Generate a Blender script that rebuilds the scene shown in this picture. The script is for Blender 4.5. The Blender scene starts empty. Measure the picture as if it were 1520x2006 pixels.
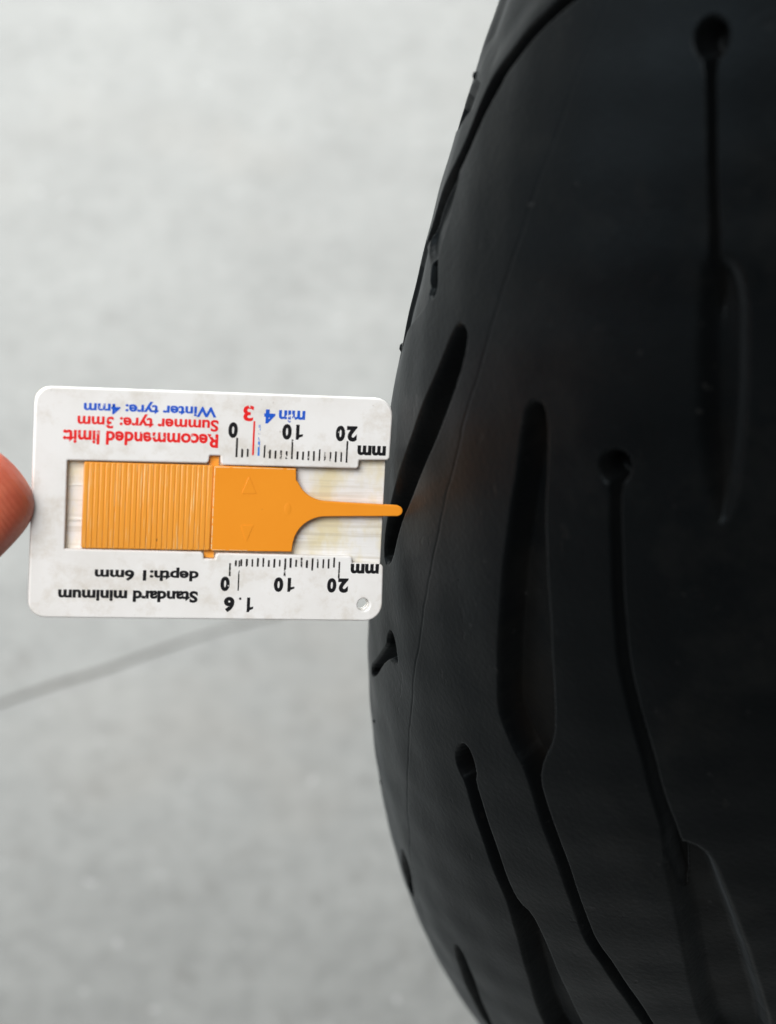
import bpy, bmesh, math, random
import numpy as np
from mathutils import Vector, Matrix
random.seed(7)
rng = np.random.default_rng(7)
scene = bpy.context.scene
COL = scene.collection
MM = 0.001

# ------------------------------------------------------------------ camera
CAM_H = 688.93 * MM
PITCH = math.radians(48.917)                      # looking down at the floor
cam_d = bpy.data.cameras.new('camera')
cam = bpy.data.objects.new('camera', cam_d)
COL.objects.link(cam)
cam.location = (0, 0, CAM_H)
cam.rotation_euler = (math.pi / 2 - PITCH, 0, 0)
cam_d.sensor_fit = 'VERTICAL'
cam_d.sensor_height = 36.0
cam_d.sensor_width = 36.0 * 1520 / 2006
cam_d.lens = 4451.08 / 2006 * 36.0
cam_d.clip_start = 0.01
cam_d.clip_end = 200
cam_d.dof.use_dof = True
cam_d.dof.focus_distance = 0.420
cam_d.dof.aperture_fstop = 14.0
cam_d.dof.aperture_blades = 0
scene.camera = cam
CAM_M = Matrix.Translation((0, 0, CAM_H)) @ Matrix.Rotation(math.pi / 2 - PITCH, 4, 'X')

# ------------------------------------------------------------------ light
# a workshop: soft daylight from an open doorway beyond the tyre, a broad ceiling lamp overhead, dim grey surroundings
world = bpy.data.worlds.new('World')
scene.world = world
world.use_nodes = True
bg = world.node_tree.nodes['Background']
bg.inputs['Color'].default_value = (.93, .97, 1.0, 1)
bg.inputs['Strength'].default_value = 0.08
def area(name, loc, target, sx, sy, power, col):
    d = bpy.data.lights.new(name, 'AREA')
    d.shape = 'RECTANGLE'
    d.size, d.size_y = sx, sy
    d.energy = power
    d.color = col
    o = bpy.data.objects.new(name, d)
    COL.objects.link(o)
    o.location = loc
    o.rotation_euler = (Vector(loc) - Vector(target)).to_track_quat('Z', 'Y').to_euler()
    return o
area('doorway_light', (-.6, 2.5, 1.55), (0, .6, .1), 2.6, 1.9, 122.0, (.965, .985, .965))
area('window_light', (-2.4, .45, 1.45), (.1, .35, .4), 2.0, 1.8, 34.0, (.80, .92, 1.0))
area('ceiling_light', (-.7, -.45, 2.5), (-.1, .4, .3), 1.4, 1.4, 75.0, (1.0, .985, .96))
scene.view_settings.view_transform = 'Standard'
scene.view_settings.look = 'None'
scene.view_settings.exposure = 0.0
scene.view_settings.gamma = 1.0
scene.view_settings.use_curve_mapping = False

# ------------------------------------------------------------------ helpers
def tag(o, label=None, cat=None, kind=None, group=None):
    for k, v in (('label', label), ('category', cat), ('kind', kind), ('group', group)):
        if v: o[k] = v
    return o

def empty(name, mat):
    o = bpy.data.objects.new(name, None)
    o.empty_display_size = 0.01
    COL.objects.link(o)
    o.matrix_world = mat
    return o

def link(name, me, mat=None, parent=None, smooth=False):
    if mat is not None and not me.materials:
        me.materials.append(mat)
    if smooth:
        me.polygons.foreach_set('use_smooth', [True] * len(me.polygons))
    o = bpy.data.objects.new(name, me)
    COL.objects.link(o)
    if parent: o.parent = parent
    return o

def grid_mesh(name, P, closed_u=False):
    """P: (rows, cols, 3) array -> quad mesh"""
    nr, nc = P.shape[:2]
    me = bpy.data.meshes.new(name)
    i = np.arange(nr if closed_u else nr - 1)[:, None]
    j = np.arange(nc - 1)[None, :]
    i2 = (i + 1) % nr
    q = np.stack([i * nc + j, i2 * nc + j, i2 * nc + j + 1, i * nc + j + 1], -1).reshape(-1, 4)
    me.vertices.add(nr * nc)
    me.vertices.foreach_set('co', P.reshape(-1).astype(np.float32))
    me.loops.add(q.size)
    me.loops.foreach_set('vertex_index', q.reshape(-1).astype(np.int32))
    me.polygons.add(len(q))
    me.polygons.foreach_set('loop_start', (np.arange(len(q)) * 4).astype(np.int32))
    me.polygons.foreach_set('use_smooth', np.ones(len(q), bool))
    me.update(calc_edges=True)
    return me

def curve_to_mesh(cu, name):
    tmp = bpy.data.objects.new('tmp', cu)
    COL.objects.link(tmp)
    dg = bpy.context.evaluated_depsgraph_get()
    me = bpy.data.meshes.new_from_object(tmp.evaluated_get(dg))
    me.name = name
    bpy.data.objects.remove(tmp)
    bpy.data.curves.remove(cu)
    me.materials.clear()
    return me

def rounded(pts, radii, n=6):
    """round the corners of a closed polygon"""
    out = []
    N = len(pts)
    for i, p in enumerate(pts):
        r = radii[i] if isinstance(radii, (list, tuple)) else radii
        p = Vector(p); a = Vector(pts[i - 1]); b = Vector(pts[(i + 1) % N])
        if r <= 0:
            out.append(tuple(p)); continue
        da = (a - p).normalized(); db = (b - p).normalized()
        ang = da.angle(db)
        t = r / math.tan(ang / 2)
        p0 = p + da * t; p1 = p + db * t
        c = p + (da + db).normalized() * (r / math.sin(ang / 2))
        a0 = math.atan2(p0.y - c.y, p0.x - c.x); a1 = math.atan2(p1.y - c.y, p1.x - c.x)
        d = (a1 - a0 + math.pi) % (2 * math.pi) - math.pi
        for k in range(n + 1):
            an = a0 + d * k / n
            out.append((c.x + r * math.cos(an), c.y + r * math.sin(an)))
    return out

GS = 0.985                                         # gauge size factor
def plate(name, outlines, z0, z1, bevel, mat, parent):
    """outlines in gauge mm (x right, y DOWN the face), z towards the viewer"""
    cu = bpy.data.curves.new(name, 'CURVE')
    cu.dimensions = '2D'
    cu.fill_mode = 'BOTH'
    for pl in outlines:
        s = cu.splines.new('POLY')
        s.points.add(len(pl) - 1)
        for pt, (x, y) in zip(s.points, pl):
            pt.co = (x, -y, 0, 1)
        s.use_cyclic_u = True
    cu.extrude = (z1 - z0) / 2 - bevel
    cu.bevel_depth = bevel
    cu.bevel_resolution = 2
    cu.offset = -bevel
    me = curve_to_mesh(cu, name)
    co = np.empty(len(me.vertices) * 3, np.float32)
    me.vertices.foreach_get('co', co)
    co = co.reshape(-1, 3)
    co[:, 2] += (z0 + z1) / 2
    co *= GS * MM
    me.vertices.foreach_set('co', co.reshape(-1))
    me.update()
    return link(name, me, mat, parent)

# ------------------------------------------------------------------ materials
class NT:
    def __init__(self, name):
        self.m = bpy.data.materials.new(name)
        self.m.use_nodes = True
        self.t = self.m.node_tree
        self.b = self.t.nodes['Principled BSDF']
        self.out = self.t.nodes['Material Output']
        self.tc = self.n('ShaderNodeTexCoord')
    def n(self, typ, **kw):
        nd = self.t.nodes.new(typ)
        for k, v in kw.items(): setattr(nd, k, v)
        return nd
    def l(self, a, b): self.t.links.new(a, b)
    def noise(self, scale, detail=4, rough=.55, sxyz=None, dist=0, off=(0, 0, 0), rnd=False):
        mp = self.n('ShaderNodeMapping')
        mp.inputs['Scale'].default_value = sxyz or (1, 1, 1)
        mp.inputs['Location'].default_value = off
        self.l(self.tc.outputs['Object'], mp.inputs['Vector'])
        nz = self.n('ShaderNodeTexNoise')
        nz.inputs['Scale'].default_value = scale
        nz.inputs['Detail'].default_value = detail
        nz.inputs['Roughness'].default_value = rough
        nz.inputs['Distortion'].default_value = dist
        v = mp.outputs[0]
        if rnd:                                     # each rib has its own scratches
            oi = self.n('ShaderNodeObjectInfo')
            ad = self.n('ShaderNodeVectorMath', operation='ADD')
            self.l(v, ad.inputs[0]); self.l(oi.outputs['Random'], ad.inputs[1])
            v = ad.outputs[0]
        self.l(v, nz.inputs['Vector'])
        return nz.outputs['Fac']
    def ramp(self, fac, stops, interp='LINEAR'):
        r = self.n('ShaderNodeValToRGB')
        r.color_ramp.interpolation = interp
        e = r.color_ramp.elements
        while len(e) < len(stops): e.new(0.5)
        for el, (p, c) in zip(e, stops):
            el.position = p
            el.color = (c, c, c, 1) if isinstance(c, (int, float)) else (*c, 1)
        self.l(fac, r.inputs['Fac'])
        return r.outputs['Color']
    def mix(self, fac, a, b, mode='MIX'):
        m = self.n('ShaderNodeMix', data_type='RGBA', blend_type=mode)
        for sock, v in ((m.inputs['Factor'], fac), (m.inputs['A'], a), (m.inputs['B'], b)):
            if isinstance(v, (int, float)): sock.default_value = v
            elif isinstance(v, tuple): sock.default_value = (*v, 1)
            else: self.l(v, sock)
        return m.outputs['Result']
    def math(self, op, a, b=0.0):
        m = self.n('ShaderNodeMath', operation=op)
        for sock, v in ((m.inputs[0], a), (m.inputs[1], b)):
            if isinstance(v, (int, float)): sock.default_value = v
            else: self.l(v, sock)
        return m.outputs[0]
    def set(self, **kw):
        for k, v in kw.items():
            s = self.b.inputs[k.replace('_', ' ')]
            if isinstance(v, (int, float)): s.default_value = v
            elif isinstance(v, tuple): s.default_value = (*v, 1) if len(v) == 3 and s.type == 'RGBA' else v
            else: self.l(v, s)
        return self
    def bump(self, h, strength, dist):
        b = self.n('ShaderNodeBump')
        b.inputs['Strength'].default_value = strength
        b.inputs['Distance'].default_value = dist
        self.l(h, b.inputs['Height'])
        self.l(b.outputs[0], self.b.inputs['Normal'])
        return self

def mat_floor():
    k = NT('polished_concrete')
    big = k.ramp(k.noise(11, 5, .6), [(.3, (.140, .143, .138)), (.7, (.178, .181, .175))])
    mid = k.ramp(k.noise(110, 6, .7), [(.30, .76), (.5, 1.0), (.70, 1.15)])
    c = k.mix(1.0, big, mid, 'MULTIPLY')
    spot = k.ramp(k.noise(60, 4, .65, off=(3, 1, 0)), [(.32, 1.0), (.42, 0.0)])
    c = k.mix(k.math('MULTIPLY', spot, .6), c, (.10, .098, .092))
    fleck = k.ramp(k.noise(120, 2, .5, off=(9, 2, 0)), [(.69, 0.0), (.76, 1.0)])
    c = k.mix(k.math('MULTIPLY', fleck, .5), c, (.40, .40, .40))
    warm = k.ramp(k.noise(9, 3, off=(5, 5, 0)), [(.55, 0.0), (.72, 1.0)])
    c = k.mix(k.math('MULTIPLY', warm, .35), c, (.17, .155, .135))
    k.set(Base_Color=c, Roughness=k.ramp(k.noise(25, 4), [(.3, .36), (.7, .44)]), Specular_IOR_Level=.6)
    k.bump(k.noise(160, 5), .25, .0006)
    return k.m

def mat_joint():
    k = NT('joint_filler')
    k.set(Base_Color=k.ramp(k.noise(60, 4), [(.3, (.095, .09, .08)), (.7, (.145, .138, .126))]), Roughness=.8)
    return k.m

def mat_rubber():
    k = NT('black_rubber')
    c = k.ramp(k.noise(30, 5), [(.3, (.0007, .0009, .0011)), (.7, (.0018, .0021, .0024))])
    at = k.n('ShaderNodeAttribute', attribute_name='groove')
    dust = k.math('MULTIPLY', at.outputs['Fac'], k.ramp(k.noise(55, 5, .6), [(.4, .0), (.7, .55)]))
    c = k.mix(dust, c, (.0060, .0046, .0034))
    scuff = k.ramp(k.noise(45, 6, .7, sxyz=(1, .5, 1)), [(.52, 0.0), (.75, 1.0)])
    c = k.mix(k.math('MULTIPLY', scuff, .5), c, (.008, .0078, .0072))
    speck = k.ramp(k.noise(420, 2, .5), [(.73, 0.0), (.78, 1.0)])
    c = k.mix(k.math('MULTIPLY', speck, .30), c, (.03, .03, .03))
    pit = k.ramp(k.noise(260, 3, .5, sxyz=(1, 1, .6)), [(.27, 0.0), (.31, 1.0)])
    c = k.mix(pit, (.003, .003, .003), c)
    k.set(Base_Color=c, Roughness=k.ramp(k.noise(80, 5), [(.3, .40), (.7, .50)]), Specular_IOR_Level=.09, Specular_Tint=(.80, .93, 1.0), Sheen_Weight=.04, Sheen_Roughness=.4, Sheen_Tint=(.82, .93, 1.0))
    h = k.math('ADD', k.noise(900, 3), k.math('MULTIPLY', k.noise(120, 4), 1.2))
    k.bump(k.math('ADD', h, k.math('MULTIPLY', pit, .8)), .13, .0006)
    return k.m

def mat_white():
    k = NT('white_plastic')
    c = k.ramp(k.noise(60, 5, .6), [(.3, (.76, .745, .725)), (.6, (.84, .835, .83))])
    grime = k.ramp(k.noise(130, 6, .7, off=(.3, .1, 0)), [(.50, 0.0), (.72, 1.0)])
    c = k.mix(k.math('MULTIPLY', grime, .5), c, (.50, .43, .33))
    spk = k.ramp(k.noise(520, 2, .5, sxyz=(1, .8, 1)), [(.735, 0.0), (.765, 1.0)])
    c = k.mix(k.math('MULTIPLY', spk, .75), c, (.20, .14, .10))
    k.set(Base_Color=c, Roughness=.42, Specular_IOR_Level=.4)
    k.bump(k.noise(500, 4), .08, .0002)
    return k.m

def mat_white_worn():
    k = NT('yellowed_white_plastic')
    c = k.ramp(k.noise(90, 5, .6), [(.3, (.74, .73, .70)), (.6, (.83, .825, .82))])
    yel = k.ramp(k.noise(105, 4, .6, sxyz=(1.3, .8, 1), off=(.01, .02, 0)), [(.44, 0.0), (.62, 1.0)])
    c = k.mix(k.math('MULTIPLY', yel, .75), c, (.72, .62, .34))
    stre = k.ramp(k.noise(300, 4, .65, sxyz=(.12, 3.2, 1)), [(.48, 0.0), (.66, 1.0)])
    c = k.mix(k.math('MULTIPLY', stre, .42), c, (.46, .40, .30))
    k.set(Base_Color=c, Roughness=.38)
    k.bump(k.noise(300, 4, .6, sxyz=(.12, 3.2, 1)), .25, .0002)
    return k.m

def mat_orange(name, rib):
    k = NT(name)
    base = (.90, .325, .022) if not rib else (.88, .37, .05)
    dark = (.85, .285, .016) if not rib else (.80, .31, .035)
    c = k.mix(k.noise(90, 5), dark, base)
    if rib:
        w = k.ramp(k.noise(520, 3, .6, sxyz=(9, .2, 1), rnd=True), [(.60, 0.0), (.68, 1.0)])
        c = k.mix(k.math('MULTIPLY', w, .8), c, (.86, .66, .36))
    spk = k.ramp(k.noise(330, 2, .5, off=(.2, .7, 0)), [(.765, 0.0), (.80, 1.0)])
    c = k.mix(k.math('MULTIPLY', spk, .8), c, (.13, .05, .02))
    k.set(Base_Color=c, Roughness=.36, Specular_IOR_Level=.45)
    k.bump(k.noise(260, 3), .06, .0002)
    return k.m

def mat_ink(name, col, wear):
    k = NT(name)
    k.set(Base_Color=col, Roughness=.45, Specular_IOR_Level=.3)
    tr = k.n('ShaderNodeBsdfTransparent')
    mx = k.n('ShaderNodeMixShader')
    a = k.noise(1500, 3, .6)
    b = k.noise(330, 3, .6, off=(.05, .3, 0))
    s = k.math('ADD', k.math('MULTIPLY', a, .45), k.math('MULTIPLY', b, .55))
    f = k.ramp(s, [(wear - .02, 1.0), (wear + .02, 0.0)])
    k.l(f, mx.inputs[0]); k.l(k.b.outputs[0], mx.inputs[1]); k.l(tr.outputs[0], mx.inputs[2])
    k.l(mx.outputs[0], k.out.inputs['Surface'])
    return k.m

def mat_skin():
    k = NT('skin')
    c = k.ramp(k.noise(120, 4), [(.3, (.45, .09, .05)), (.7, (.60, .165, .09))])
    w = k.n('ShaderNodeTexWave', wave_type='RINGS', rings_direction='SPHERICAL')
    w.inputs['Scale'].default_value = 330
    w.inputs['Distortion'].default_value = 2.0
    w.inputs['Detail'].default_value = 1.0
    mp = k.n('ShaderNodeMapping')
    mp.inputs['Location'].default_value = (.004, .012, 0)
    k.l(k.tc.outputs['Object'], mp.inputs['Vector'])
    k.l(mp.outputs[0], w.inputs['Vector'])
    k.set(Base_Color=c, Roughness=.46, Subsurface_Weight=.35, Subsurface_Scale=.003, Subsurface_Radius=(1.0, .3, .15))
    k.bump(k.math('ADD', k.math('MULTIPLY', w.outputs['Fac'], .5), k.noise(700, 3)), .3, .0003)
    return k.m

def mat_nail():
    k = NT('fingernail')
    k.set(Base_Color=(.62, .36, .29), Roughness=.3, Subsurface_Weight=.2, Subsurface_Scale=.001)
    return k.m

M_floor, M_joint, M_rub = mat_floor(), mat_joint(), mat_rubber()
M_white, M_back = mat_white(), mat_white_worn()
M_or, M_rib = mat_orange('orange_plastic', False), mat_orange('ribbed_orange_plastic', True)
M_edge = NT('worn_orange_edge').set(Base_Color=(.88, .70, .42), Roughness=.5).m
M_blk = mat_ink('black_ink', (.008, .008, .010), .355)
M_tick = mat_ink('worn_black_ink', (.012, .010, .010), .43)
M_red = mat_ink('red_ink', (.80, .016, .016), .385)
M_blu = mat_ink('blue_ink', (.012, .10, .60), .395)
M_blf = mat_ink('faded_blue_ink', (.05, .22, .72), .49)
M_skin, M_nail = mat_skin(), mat_nail()

# ------------------------------------------------------------------ floor
S = 20.0
me = bpy.data.meshes.new('floor')
me.from_pydata([(-S, -S, 0), (S, -S, 0), (S, S, 0), (-S, S, 0)], [], [(0, 1, 2, 3)])
floor = tag(link('floor', me, M_floor), kind='structure')
# joint across the slab, slightly wandering
p0, p1 = Vector((-.1453, .505)), Vector((-.012, .5617))
dj = (p1 - p0).normalized(); nj = Vector((-dj.y, dj.x))
vs, fs = [], []
NJ = 160
for i in range(NJ + 1):
    t = -1.6 + 3.6 * i / NJ
    c = p0 + dj * t + nj * (.0012 * math.sin(t * 31) + .0008 * math.sin(t * 83 + 1))
    w = .00065 + .0003 * math.sin(t * 57) + .0002 * math.sin(t * 141) + random.uniform(-.0002, .0002)
    for s, z in ((-1, .0002), (-.5, .0006), (.5, .0006), (1, .0002)):
        q = c + nj * w * s
        vs.append((q.x, q.y, z))
for i in range(NJ):
    for j in range(3):
        a = i * 4 + j
        fs.append((a, a + 4, a + 5, a + 1))
me = bpy.data.meshes.new('floor_joint')
me.from_pydata(vs, [], fs)
tag(link('floor_joint', me, M_joint, smooth=True), kind='structure')

# ------------------------------------------------------------------ tyre
R, r = 322.54, 77.57                                # mm: outer radius, tread profile radius
RC = R - r
AX = Vector((.73643, -.67651, 0)).normalized()      # wheel axis
FW = Vector((-.67651, -.73643, 0)).normalized()     # rolling direction
CW = Vector((239.21, 465.04)) * MM
tyre_m = Matrix(((AX.x, FW.x, 0, CW.x), (AX.y, FW.y, 0, CW.y), (0, 0, 1, 0), (0, 0, 0, 1)))
tyre = empty('motorcycle_tyre', tyre_m)
tag(tyre, 'black rubber motorcycle tyre with teardrop-ended tread grooves filling the right side', 'tyre')

# tread grooves: (angle round the wheel from the top, angle across the tread) in degrees
GROOVES = [
 (5.2, 1.3, [(70.82,-27.66),(71.23,-28.79),(72.45,-29.96),(74.18,-31.53),(76.09,-33.59),(78.15,-35.24),(79.74,-36.83),(81.13,-37.21),(82.11,-36.69),(82.21,-34.8),(81.37,-32.95),(80.3,-32.12),(79.07,-31.41),(78.35,-30.46),(77.01,-28.87),(75.73,-27.62),(74.68,-26.6),(73.43,-25.61),(72.32,-25.2),(71.47,-25.13),(70.86,-25.64)]),
 (5.0, 1.5, [(70.81,-10.3),(71.08,-11.16),(71.51,-11.31),(72.87,-10.24),(74.32,-9.4),(76.1,-8.51),(77.9,-7.21),(80.05,-5.56),(81.7,-4.11),(82.32,-2.55),(82.94,-0.53),(83.32,1.44),(84.0,3.03),(84.96,4.66),(86.27,7.5),(87.83,10.39),(89.29,12.54),(90.61,14.55),(91.79,17.74),(93.77,21.88),(94.72,23.67),(95.6,25.6),(95.4,26.4),(94.55,24.82),(93.41,22.93),(91.32,18.6),(90.16,15.49),(89.02,13.6),(87.44,11.31),(85.8,8.46),(84.5,5.62),(83.45,3.85),(82.61,3.78),(81.76,4.46),(80.84,4.39),(79.34,2.8),(76.91,-0.07),(74.57,-3.62),(73.02,-5.52),(71.52,-7.38),(70.87,-8.84)]),
 (5.2, 1.3, [(70.65,1.92),(70.99,0.72),(71.36,0.63),(71.66,1.52),(71.75,2.96),(73.22,4.97),(75.57,8.2),(77.15,10.37),(78.37,12.67),(79.97,15.97),(81.75,19.04),(83.04,21.4),(84.33,22.6),(86.2,25.6),(86.0,26.6),(83.9,25.0),(82.75,22.67),(81.49,20.11),(79.71,17.03),(78.12,13.67),(76.89,11.42),(75.42,9.23),(73.08,5.94),(71.61,3.93),(71.29,4.48),(70.89,4.49),(70.59,3.5)]),
 (3.6, 3.6, [(83.2,23.4),(84.33,22.0),(85.72,23.9),(86.98,25.4),(89.2,27.6),(93.73,31.4),(96.0,35.0),(96.0,42.0),(93.32,41.4),(90.18,38.2),(87.56,35.0),(85.25,31.3),(84.0,29.0),(83.3,26.9)]),
 (5.2, 1.3, [(58.7,-6.31),(59.03,-7.47),(59.46,-7.54),(59.75,-6.29),(59.78,-4.91),(61.29,-1.59),(63.03,2.11),(64.3,4.6),(66.0,7.6),(65.7,8.4),(63.82,4.77),(62.94,2.87),(61.19,-0.75),(59.68,-3.99),(59.42,-3.28),(59.02,-3.45),(58.72,-4.54)]),
 (3.0, 4.0, [(63.98,5.0),(64.59,3.6),(65.64,4.9),(66.94,7.0),(68.54,9.6),(69.8,12.0),(70.8,14.4),(71.4,16.6),(70.9,17.6),(69.7,17.1),(68.6,16.1),(67.2,14.4),(65.9,12.4),(64.7,10.3),(64.0,7.8)]),
 (5.0, 1.2, [(84.65,-9.37),(85.16,-10.07),(85.66,-9.93),(86.07,-8.87),(86.22,-7.85),(87.31,-5.56),(88.87,-2.5),(90.31,0.46),(91.16,2.08),(92.66,3.59),(95.1,5.67),(98.45,7.73),(100.2,10.2),(99.6,14.6),(98.2,15.6),(96.61,14.29),(94.52,11.59),(92.75,9.22),(91.35,7.18),(90.62,5.51),(90.45,3.3),(89.92,1.85),(88.41,-0.93),(86.79,-4.07),(85.82,-6.27),(85.33,-6.21),(84.83,-7.08),(84.54,-8.27)]),
 (4.5, .8, [(97.78,-10.06),(98.65,-10.4),(100.67,-9.7),(103.32,-8.3),(106.0,-5.6),(108.6,-3.6),(108.4,-2.4),(105.8,-3.3),(104.11,-4.6),(101.67,-5.9),(99.3,-6.92),(97.96,-8.2)]),
 (4.5, .8, [(96.08,-25.05),(96.41,-23.52),(97.16,-22.74),(98.63,-23.19),(99.77,-23.91),(100.38,-26.49),(99.25,-26.9),(97.8,-26.7)]),
 (4.0, .7, [(84.27,-30.13),(84.27,-28.77),(84.58,-27.47),(84.95,-26.59),(85.27,-27.99),(85.46,-29.63),(86.71,-32.66),(88.31,-35.8),(89.2,-38.5),(88.7,-38.6),(87.58,-35.9),(86.08,-32.5),(85.28,-30.72),(84.78,-30.88)]),
 (4.6, .8, [(59.6,-25.0),(60.33,-27.16),(61.06,-29.99),(61.87,-32.58),(62.85,-35.07),(63.49,-36.81),(64.05,-37.35),(64.87,-38.72),(65.72,-39.8),(66.77,-41.03),(67.39,-41.94),(68.34,-43.97),(69.34,-45.61),(70.31,-46.59),(70.78,-47.17),(71.6,-49.5),(71.3,-50.6),(70.27,-49.6),(69.19,-47.96),(67.95,-45.32),(66.72,-43.46),(65.43,-41.94),(64.31,-40.76),(63.71,-39.66),(62.97,-37.55),(61.97,-34.66),(61.08,-31.58),(60.4,-29.6),(59.4,-26.2)]),
 (1.1, 2.2, [(67.24,-41.0),(67.97,-40.83),(68.82,-40.56),(69.63,-40.35),(70.35,-40.04),(70.82,-41.39),(70.9,-43.94),(70.68,-46.44),(70.07,-46.99),(68.86,-45.1),(67.8,-43.33)]),
 (3.6, .8, [(70.33,-40.16),(70.81,-38.12),(71.2,-37.32),(71.57,-38.22),(71.63,-39.71),(71.18,-40.56),(70.67,-41.43)]),
 (.9, 1.2, [(71.3,-40.4),(71.9,-39.9),(72.4,-40.88),(73.4,-44.18),(74.52,-47.45),(75.49,-48.68),(76.4,-50.5),(76.4,-57.0),(72.0,-57.0),(70.9,-48.0)]),
 (1.4, .8, [(64.4,-45.5),(65.9,-45.0),(68.4,-61.5),(66.9,-61.5)]),
 (.9, 8.0, [(57.5,-22),(59.4,-26.5),(60.4,-29.9),(61.08,-31.9),(61.97,-35),(62.97,-37.9),(63.71,-40),(64.6,-43),(64.6,-59),(55,-59),(55,-20)]),

]
SEAM_PHI = -21.33
PERIOD = 60.0

def seg_sd(U, V, poly):
    """signed distance (mm, positive inside) of points to polygon"""
    n = len(poly)
    d2 = np.full(U.shape, 1e9)
    ins = np.zeros(U.shape, bool)
    for i in range(n):
        ax, ay = poly[i - 1]; bx, by = poly[i]
        ex, ey = bx - ax, by - ay
        px, py = U - ax, V - ay
        t = np.clip((px * ex + py * ey) / max(ex * ex + ey * ey, 1e-9), 0, 1)
        d2 = np.minimum(d2, (px - t * ex) ** 2 + (py - t * ey) ** 2)
        if ay != by:
            ins ^= ((ay > V) != (by > V)) & (U < ex * (V - ay) / ey + ax)
    d = np.sqrt(d2)
    return np.where(ins, d, -d)

def smooth_poly(p):
    """one round of corner cutting so that groove ends are round"""
    q = []
    for i in range(len(p)):
        a, b = np.array(p[i - 1]), np.array(p[i])
        q += [a * .75 + b * .25, a * .25 + b * .75]
    return [tuple(v) for v in q]

KU, KV = math.radians(1) * R, math.radians(1) * r
POLYS = [(D, w, smooth_poly([(t * KU, p * KV) for t, p in pl])) for D, w, pl in GROOVES]
# the far shoulder repeats the edge grooves mirrored, half a pitch on
for gi in (0, 9, 10, 12):
    D, w, pl = GROOVES[gi]
    POLYS.append((D, w, smooth_poly([((t + 27) * KU, (-p + 19) * KV) for t, p in pl])))

def displacement(TH, PH):
    """inward depth (mm) and groove mask for tread angles in degrees"""
    dep = np.zeros(TH.shape)
    V = PH * KV
    for D, w, pl in POLYS:
        us = [p[0] for p in pl]; vsx = [p[1] for p in pl]
        for k in range(-3, 5):
            U = (TH + k * PERIOD) * KU
            m = (U > min(us) - 2) & (U < max(us) + 2) & (V > min(vsx) - 2) & (V < max(vsx) + 2)
            if not m.any(): continue
            sd = seg_sd(U[m], V[m], pl)
            t = np.clip((sd + .55) / (w + .45), 0, 1)
            t = t * t * t * (t * (6 * t - 15) + 10)
            cur = dep[m]
            dep[m] = np.maximum(cur, D * t)
    mask = np.clip(dep / 4.0, 0, 1) ** 2
    # mould seam: a fine wandering line
    sv = (SEAM_PHI + .10 * np.sin(TH * 1.7) + .05 * np.sin(TH * 5.1)) * KV
    dep = dep + .15 * np.exp(-((V - sv) / .15) ** 2)
    # soft worn edge where the tread turns into the shoulder
    dep = dep + .5 / (1 + np.exp(-(np.abs(PH) - 50.0) / .9))
    # faint unevenness of the rubber
    dep = dep + .06 * np.sin(TH * 2.3 + PH * .31) + .05 * np.sin(TH * 1.1 - PH * .47 + 2)
    return dep, mask

def tread_points(th, ph):
    TH, PH = np.meshgrid(th, ph, indexing='ij')
    dep, mask = displacement(TH, PH)
    rr = r - dep
    a, b = np.radians(TH), np.radians(PH)
    rho = RC + rr * np.cos(b)
    P = np.stack([rr * np.sin(b), rho * np.sin(a), rho * np.cos(a) + R], -1) * MM
    return P, mask

def tread_mesh(name, th, ph):
    P, mask = tread_points(th, ph)
    me = grid_mesh(name, P[:, ::-1])
    at = me.attributes.new('groove', 'FLOAT', 'POINT')
    at.data.foreach_set('value', mask[:, ::-1].reshape(-1).astype(np.float32))
    return link(name, me, M_rub, tyre)

PHI_E = 62.0
fine_ph = np.concatenate([np.arange(-PHI_E, 46, .185), np.arange(46, PHI_E, 1.0), [PHI_E]])
tread_mesh('tread', np.linspace(53, 107, 1230), fine_ph)
tag(tread_mesh('tread', np.linspace(107, 413, 1000), np.linspace(-PHI_E, PHI_E, 150)), 'rest of the tread round the wheel')
# sidewalls with bead, each a surface of revolution
prof = []
for b in np.linspace(PHI_E, 98, 14):
    rr = r - .5
    prof.append((rr * math.sin(math.radians(b)), RC + rr * math.cos(math.radians(b))))
prof += [(76.2, 231.5), (74.5, 228.5), (72.8, 226.2), (71.5, 222), (70.0, 217), (66.5, 215), (62, 216.5), (61.5, 222), (65, 231), (69, 243), (68, 258), (60, 280), (45, 297), (20, 307), (0, 309)]
for s in (1, -1):
    th = np.radians(np.linspace(0, 360, 241)[:-1])
    P = np.array([[(s * x, rho * math.sin(a), rho * math.cos(a) + R) for x, rho in prof] for a in th]) * MM
    if s < 0: P = P[:, ::-1]
    me = grid_mesh('sidewall', P[:, ::-1], closed_u=True)
    link('sidewall', me, M_rub, tyre)
# small moulding nubs left on the rubber
def nub(th, ph, size, h):
    a, b = math.radians(th), math.radians(ph)
    nrm = Vector((math.sin(b), math.cos(b) * math.sin(a), math.cos(b) * math.cos(a)))
    rho = RC + (r - .2) * math.cos(b)
    p = Vector(((r - .2) * math.sin(b), rho * math.sin(a), rho * math.cos(a) + R)) * MM
    bm = bmesh.new()
    bmesh.ops.create_cone(bm, segments=8, radius1=size * MM, radius2=size * .45 * MM, depth=h * MM, cap_ends=True)
    me = bpy.data.meshes.new('rubber_nub')
    bm.to_mesh(me); bm.free()
    o = link('rubber_nub', me, M_rub, tyre, True)
    o.matrix_local = Matrix.Translation(p + nrm * h * .4 * MM) @ nrm.to_track_quat('Z', 'Y').to_matrix().to_4x4()
for a in ((91.6, -37.0, .55, .6), (95.4, -35.6, .9, .45), (65.0, -51.0, .9, .5), (75.6, -50.5, .9, .4), (78.5, -15.5, .3, .3)):
    nub(*a)

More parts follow.
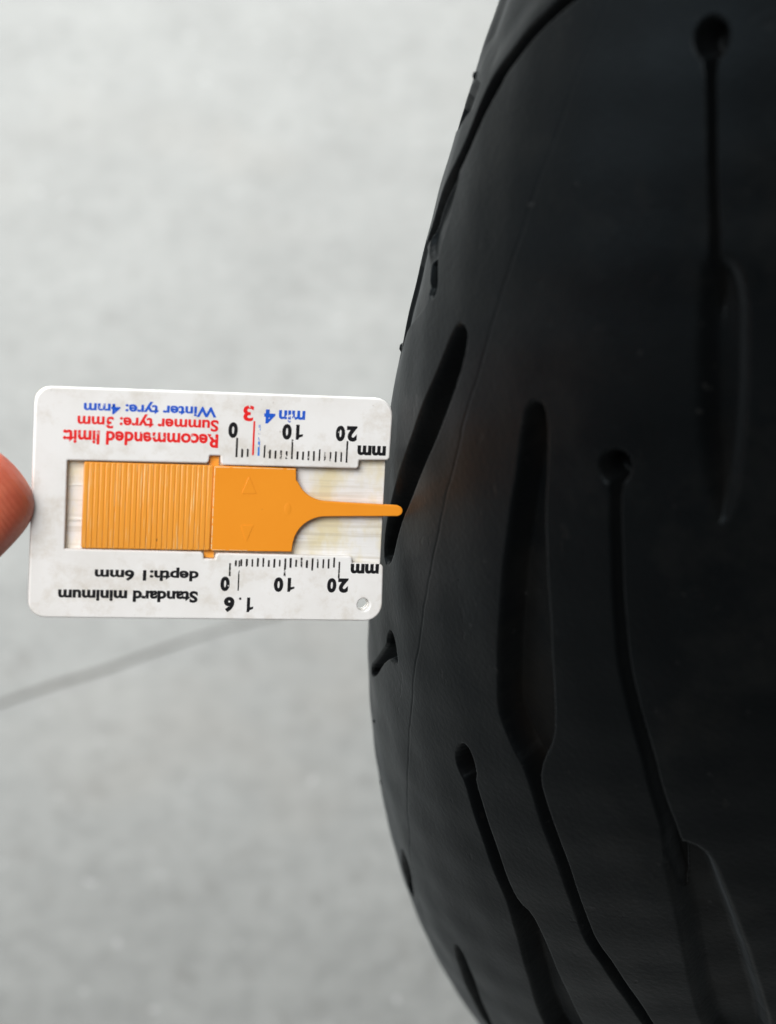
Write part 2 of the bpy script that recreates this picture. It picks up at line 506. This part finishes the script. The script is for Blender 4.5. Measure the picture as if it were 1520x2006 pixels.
# ------------------------------------------------------------------ tread depth gauge
# measured pose in the camera's frame
c0 = Vector((-61.93, 22.170, -399.511)) * GS * MM
ex = Vector((62.996, -1.448, -15.950)).normalized()
ey = -Vector((-1.501, -40.935, -4.977)); ey = (ey - ex * ey.dot(ex)).normalized()
ez = ex.cross(ey)
gm = CAM_M @ Matrix(((ex.x, ey.x, ez.x, c0.x), (ex.y, ey.y, ez.y, c0.y), (ex.z, ey.z, ez.z, c0.z), (0, 0, 0, 1)))
gauge = empty('tread_depth_gauge', gm)
tag(gauge, 'white plastic tread depth gauge with orange slider poked into the tyre groove', 'gauge')

def circle(cx, cy, rad, n=28, rev=False):
    p = [(cx + rad * math.cos(2 * math.pi * i / n), cy + rad * math.sin(2 * math.pi * i / n)) for i in range(n)]
    return p[::-1] if rev else p

W, H = 65.0, 41.26
face_pts = [(0, 0), (W, 0), (W - .15, 11.35), (59.1, 11.5), (59.1, 13.05), (33.6, 13.1), (33.45, 11.43), (31.5, 11.43), (31.35, 12.85), (6.05, 13.0),
            (6.12, 28.82), (31.1, 28.95), (31.25, 30.18), (33.28, 30.18), (33.4, 29.1), (58.7, 29.25), (58.8, 30.5), (W - .3, 30.65), (W, H), (0, H)]
face_rad = [3.0, 3.2, .7, .25, .6, .7, .15, .15, .7, .12, .12, .7, .15, .15, .7, .6, .25, .7, 3.2, 3.0]
hole = circle(61.35, 38.24, 1.13)
face = plate('face_plate', [rounded(face_pts, face_rad), hole], -1.55, 0.0, .32, M_white, gauge)
back = plate('back_plate', [rounded([(0.12, .12), (W - .5, .12), (W - .5, H - .12), (.12, H - .12)], 2.7), circle(61.22, 38.14, 1.1)], -2.9, -1.56, .2, M_back, gauge)
tag(back, 'yellowed scratched backing plate in the open channel')
for y0, y1 in ((17.35, 17.62), (23.45, 23.95)):
    plate('guide_rail', [[(6.3, y0), (28, y0), (28, y1), (6.3, y1)]], -1.58, -1.40, .04, M_back, back)

# slider
def arc(cx, cy, rx, ry, a0, a1, n=12):
    return [(cx + rx * math.cos(math.radians(a0 + (a1 - a0) * i / n)), cy + ry * math.sin(math.radians(a0 + (a1 - a0) * i / n))) for i in range(n + 1)]
out = [(32.35, 13.28), (47.4, 13.28), (47.55, 15.4)]
out += arc(53.6, 13.9, 6.05, 5.3, 165, 90, 12)[1:]
out += [(57, 19.35), (62, 19.5), (66.6, 19.66)]
out += arc(66.75, 20.66, 1.1, 1.0, -90, 90, 10)
out += [(62, 21.78), (57, 21.9)]
out += arc(53.6, 27.4, 6.05, 5.4, 270, 195, 12)
out += [(47.5, 27.0), (47.35, 28.65), (32.35, 28.65)]
slider = plate('slider', [out], -1.5, .02, .2, M_or, gauge)
tag(slider, 'orange sliding probe plate')
# ribbed grip
grip = plate('grip', [rounded([(9.1, 13.2), (32.3, 13.2), (32.3, 28.68), (9.1, 28.68)], .25)], -1.5, -.24, .1, M_rib, gauge)
NR = 24
rib_me = None
for i in range(NR):
    x = 9.45 + i * (31.75 - 9.45) / (NR - 1)
    if rib_me is None:
        o = plate('grip_rib', [[(-.40, 13.32), (.40, 13.32), (.40, 28.55), (-.40, 28.55)]], -.45, -.12, .14, M_rib, grip)
        rib_me = o.data
    else:
        o = bpy.data.objects.new('grip_rib', rib_me); COL.objects.link(o); o.parent = grip
    o.location = (x * GS * MM, 0, random.uniform(-.02, .02) * MM)
# lugs of the slider showing in the notches
for pts in ([(31.6, 11.52), (33.36, 11.52), (33.36, 13.6), (31.6, 13.6)], [(31.35, 28.4), (33.2, 28.4), (33.2, 30.1), (31.35, 30.1)]):
    plate('lug', [pts], -1.5, -1.1, .06, M_rib, slider)
# raised arrows and a moulding mark
for pts in ([(38.79, 14.87), (40.3, 18.1), (37.57, 18.2)], [(38.8, 26.98), (37.65, 23.92), (40.0, 23.87)]):
    plate('arrow', [rounded(pts, .12)], -.06, .085, .04, M_or, slider)
bm = bmesh.new()
bmesh.ops.create_uvsphere(bm, u_segments=24, v_segments=12, radius=.9 * MM)
me = bpy.data.meshes.new('pin_mark'); bm.to_mesh(me); bm.free()
o = link('pin_mark', me, M_or, slider, True)
o.scale = (.8, 1.3, .07); o.location = (46.2 * GS * MM, -20.75 * GS * MM, 0)
# pale worn edge where the grip meets the plate
y = 13.55
while y < 28.2:
    ln = random.uniform(.8, 2.2)
    y1 = min(y + ln, 28.35)
    w = random.uniform(.07, .13)
    plate('worn_edge', [[(32.42, y), (32.42 + w, y), (32.42 + w, y1), (32.42, y1)]], -.1, .035, .01, M_edge, slider)
    y = y1 + random.uniform(.08, .4)
x = 32.6
while x < 46.8:
    x1 = min(x + random.uniform(1.5, 4), 47.2)
    plate('worn_edge', [[(x, 13.42), (x1, 13.42), (x1, 13.42 + .08), (x, 13.42 + .08)]], -.1, .032, .01, M_edge, slider)
    if x < 38: plate('worn_edge', [[(x, 28.48), (x1, 28.48), (x1, 28.55), (x, 28.55)]], -.1, .032, .01, M_edge, slider)
    x = x1 + random.uniform(.1, .7)

# printing: lettering stands upside down on the gauge
ZP = .035
def fit_print(name, me, x0, y0, x1, y1, mat):
    """turn half round and fit into the box x0..x1, y0..y1 (gauge mm, y down)"""
    co = np.empty(len(me.vertices) * 3, np.float32)
    me.vertices.foreach_get('co', co)
    co = co.reshape(-1, 3)
    mn, mx = co.min(0), co.max(0)
    u = (co[:, 0] - mn[0]) / (mx[0] - mn[0]); v = (co[:, 1] - mn[1]) / (mx[1] - mn[1])
    P = np.stack([x1 - u * (x1 - x0), -(y0 + v * (y1 - y0)), np.full(len(u), ZP)], -1) * GS * MM
    me.vertices.foreach_set('co', P.reshape(-1).astype(np.float32))
    me.update()
    return link(name, me, mat, face)

def text(s, x0, y0, x1, y1, mat, bold=.012, spacing=1.0, name='lettering'):
    cu = bpy.data.curves.new(name, 'FONT')
    cu.body = s
    cu.size = 1.0
    cu.offset = bold
    cu.space_character = spacing
    cu.resolution_u = 4
    return fit_print(name, curve_to_mesh(cu, name), x0, y0, x1, y1, mat)

def one(x0, y0, x1, y1, mat):
    """the figure 1, a plain stroke with a flag"""
    pts = [(.52, 0), (1, 0), (1, 1), (.66, 1), (.50, .86), (0, .76), (0, .62), (.52, .66)]
    me = bpy.data.meshes.new('numeral')
    me.from_pydata([(a, b, 0) for a, b in pts], [], [(0, 1, 2, 3, 4, 7), (4, 5, 6, 7)])
    return fit_print('numeral', me, x0, y0, x1, y1, mat)

text('Recommended limit:', 5.06, 7.5, 32.86, 10.0, M_red, .033)
text('Summer tyre: 3mm', 7.51, 4.35, 32.78, 7.1, M_red, .031)
text('Winter tyre: 4mm', 8.55, 2.1, 32.34, 4.55, M_blu, .031)
text('Standard minimum', 5.2, 36.1, 30.36, 38.25, M_blk, .042)
text('depth:1 6mm', 11.58, 31.85, 30.35, 34.4, M_blk, .038)
text('3', 37.19, 2.15, 39.1, 5.0, M_red, .03, name='numeral')
text('4', 41.05, 2.75, 43.1, 5.3, M_blu, .045, name='numeral')
text('min', 43.75, 2.8, 48.6, 5.0, M_blu, .034)
for y0, y1 in ((5.25, 8.12), (33.33, 36.05)):
    dx = 0 if y0 < 20 else -.22
    text('0', 34.62 + dx, y0, 36.35 + dx, y1, M_blk, .058, name='numeral')
    text('0', 44.5 + dx, y0, 46.25 + dx, y1, M_blk, .058, name='numeral')
    one(47.05 + dx, y0 + .08, 48.35 + dx, y1 - .05, M_blk)
    text('0', 54.45 + dx, y0, 56.2 + dx, y1, M_blk, .058, name='numeral')
    text('2', 56.5 + dx, y0 + .03, 58.45 + dx, y1, M_blk, .058, name='numeral')
one(39.45, 37.15, 40.65, 39.85, M_blk)
text('6', 35.2, 37.05, 37.15, 39.9, M_blk, .058, name='numeral')
text('.', 37.95, 37.15, 38.4, 37.62, M_blk, .058, name='numeral')
text('mm', 58.65, 8.75, 64.0, 10.55, M_blk, .048)
text('mm', 58.5, 30.6, 63.85, 32.42, M_blk, .048)

def tick(x, y0, y1, mat, w=.34, name='scale_tick'):
    w *= random.uniform(.85, 1.15)
    s = random.uniform(-.03, .03)
    x -= .0
    pts = [(x - w / 2 + s, y0), (x + w / 2 + s, y0), (x + w / 2, y1), (x - w / 2, y1)]
    me = bpy.data.meshes.new(name)
    me.from_pydata([(a * GS * MM, -b * GS * MM, ZP * MM) for a, b in pts], [], [(3, 2, 1, 0)])
    return link(name, me, mat, face)
for i in range(21):
    x = 36.3 + i * 1.02
    if i == 3:
        tick(x - .05, 4.95, 11.1, M_red, .30)
    elif i == 4:
        tick(x - .05, 5.6, 11.2, M_blf, .32)
    else:
        y0 = 8.05 if i in (0, 10, 20) else 9.25 if i == 5 else 9.7 if i == 15 else 10.1 + random.uniform(-.12, .12)
        if i in (1, 2): y0 = 10.0
        tick(x, y0, 11.45 + .025 * i + random.uniform(-.1, .1), M_tick)
    xb = 36.05 + i * 1.015
    if i == 0: tick(xb, 30.9, 33.25, M_tick)
    elif i == 10: tick(xb, 29.85, 33.25, M_tick)
    elif i == 20: tick(xb, 30.3, 33.35, M_tick)
    else: tick(xb, 30.15 - .02 * i + random.uniform(-.25, .25), (32.1 if i == 15 else 31.45) + random.uniform(-.15, .15), M_tick)
tick(37.72, 30.35, 35.9, M_tick, .28)

# ------------------------------------------------------------------ hand
# joints in the camera's frame, mm
fdir = Vector((-.71, -.68, .16)).normalized()        # fingertip towards knuckle
pdir = Vector((.12, .10, .98)); pdir = (pdir - fdir * pdir.dot(fdir)).normalized()   # finger pad faces the viewer
sdir2 = fdir.cross(pdir).normalized()
if sdir2.x > 0: sdir2 = -sdir2
tip = Vector((-67.2, 6.2, -396.0))
V, E_, RAD = [], [], []
def addv(p, rad, prev=None):
    V.append(p); RAD.append(rad)
    if prev is not None: E_.append((prev, len(V) - 1))
    return len(V) - 1
wrist_p = tip + fdir * 178 + sdir2 * 24
iw = addv(wrist_p, (26, 19))
iarm = addv(wrist_p + fdir * 70, (28, 22), iw)
iarm2 = addv(wrist_p + fdir * 180, (36, 32), iarm)
ipalm = addv(wrist_p - fdir * 35, (33, 17), iw)
# index finger, nearly straight
kn = tip + fdir * 92 + sdir2 * 0 - pdir * 6
k0 = addv(kn, (13, 12), ipalm)
k1 = addv(tip + fdir * 50 - pdir * 8, (9.6, 9.4), k0)
k2 = addv(tip + fdir * 24 - pdir * 2, (10.6, 9.6), k1)
k3 = addv(tip + fdir * 6, (11.2, 9.8), k2)
k4 = addv(tip - fdir * 3.6, (9.0, 7.6), k3)
# the other fingers curl back into the palm
for off, ln, back_ in ((20, 1.0, 90), (39, .94, 96), (56, .78, 104)):
    b0 = addv(tip + fdir * back_ + sdir2 * off - pdir * 6, (12.5, 12), ipalm)
    p1 = V[b0] + (-fdir * .55 + pdir * .83) * 40 * ln
    b1 = addv(p1, (9.5, 9.3), b0)
    p2 = p1 + (fdir * .75 + pdir * .66) * 24 * ln
    b2 = addv(p2, (8.8, 8.6), b1)
    p3 = p2 + (fdir * .97 - pdir * .2) * 14 * ln
    b3 = addv(p3, (8, 7.6), b2)
    addv(p3 + (fdir * .85 - pdir * .5) * 6, (6, 6), b3)
# thumb leaves the side of the palm near its base
t0 = addv(wrist_p - fdir * 22 - sdir2 * 22 + pdir * 8, (16, 15), ipalm)
t1 = addv(V[t0] - fdir * 34 - sdir2 * 6 + pdir * 14, (12, 11.5), t0)
t2 = addv(V[t1] - fdir * 27 + sdir2 * 6 + pdir * 8, (10.5, 9.8), t1)
t3 = addv(V[t2] - fdir * 20 + sdir2 * 9 + pdir * 2, (9.5, 8.4), t2)
addv(V[t3] - fdir * 7 + sdir2 * 4, (7, 6), t3)
me = bpy.data.meshes.new('hand_skeleton')
base = wrist_p * MM
me.from_pydata([tuple(v * MM - base) for v in V], E_, [])
tmp = bpy.data.objects.new('tmp_hand', me)
COL.objects.link(tmp)
sk = tmp.modifiers.new('skin', 'SKIN')
sk.branch_smoothing = .6
sk.use_smooth_shade = True
for i, sv in enumerate(me.skin_vertices[0].data):
    sv.radius = (RAD[i][0] * MM, RAD[i][1] * MM)
    sv.use_root = (i == 0)
ss = tmp.modifiers.new('sub', 'SUBSURF')
ss.levels = 3; ss.render_levels = 3
dg = bpy.context.evaluated_depsgraph_get()
hm = bpy.data.meshes.new_from_object(tmp.evaluated_get(dg))
hm.name = 'hand'
bpy.data.objects.remove(tmp)
hand = link('hand', hm, M_skin, None, True)
hand.matrix_world = CAM_M @ Matrix.Translation(base)
tag(hand, 'reddish fingertip pressing against the left edge of the white gauge', 'hand')
bm = bmesh.new()
bmesh.ops.create_uvsphere(bm, u_segments=20, v_segments=10, radius=1.0)
nm = bpy.data.meshes.new('fingernail'); bm.to_mesh(nm); bm.free()
nail = link('fingernail', nm, M_nail, hand, True)
npos = (tip + fdir * 5 - pdir * 6.6) * MM - base
nail.matrix_local = Matrix.Translation(npos) @ Matrix(((fdir.x, sdir2.x, pdir.x), (fdir.y, sdir2.y, pdir.y), (fdir.z, sdir2.z, pdir.z))).to_4x4() @ Matrix.Diagonal((.0075, .0062, .0020, 1))
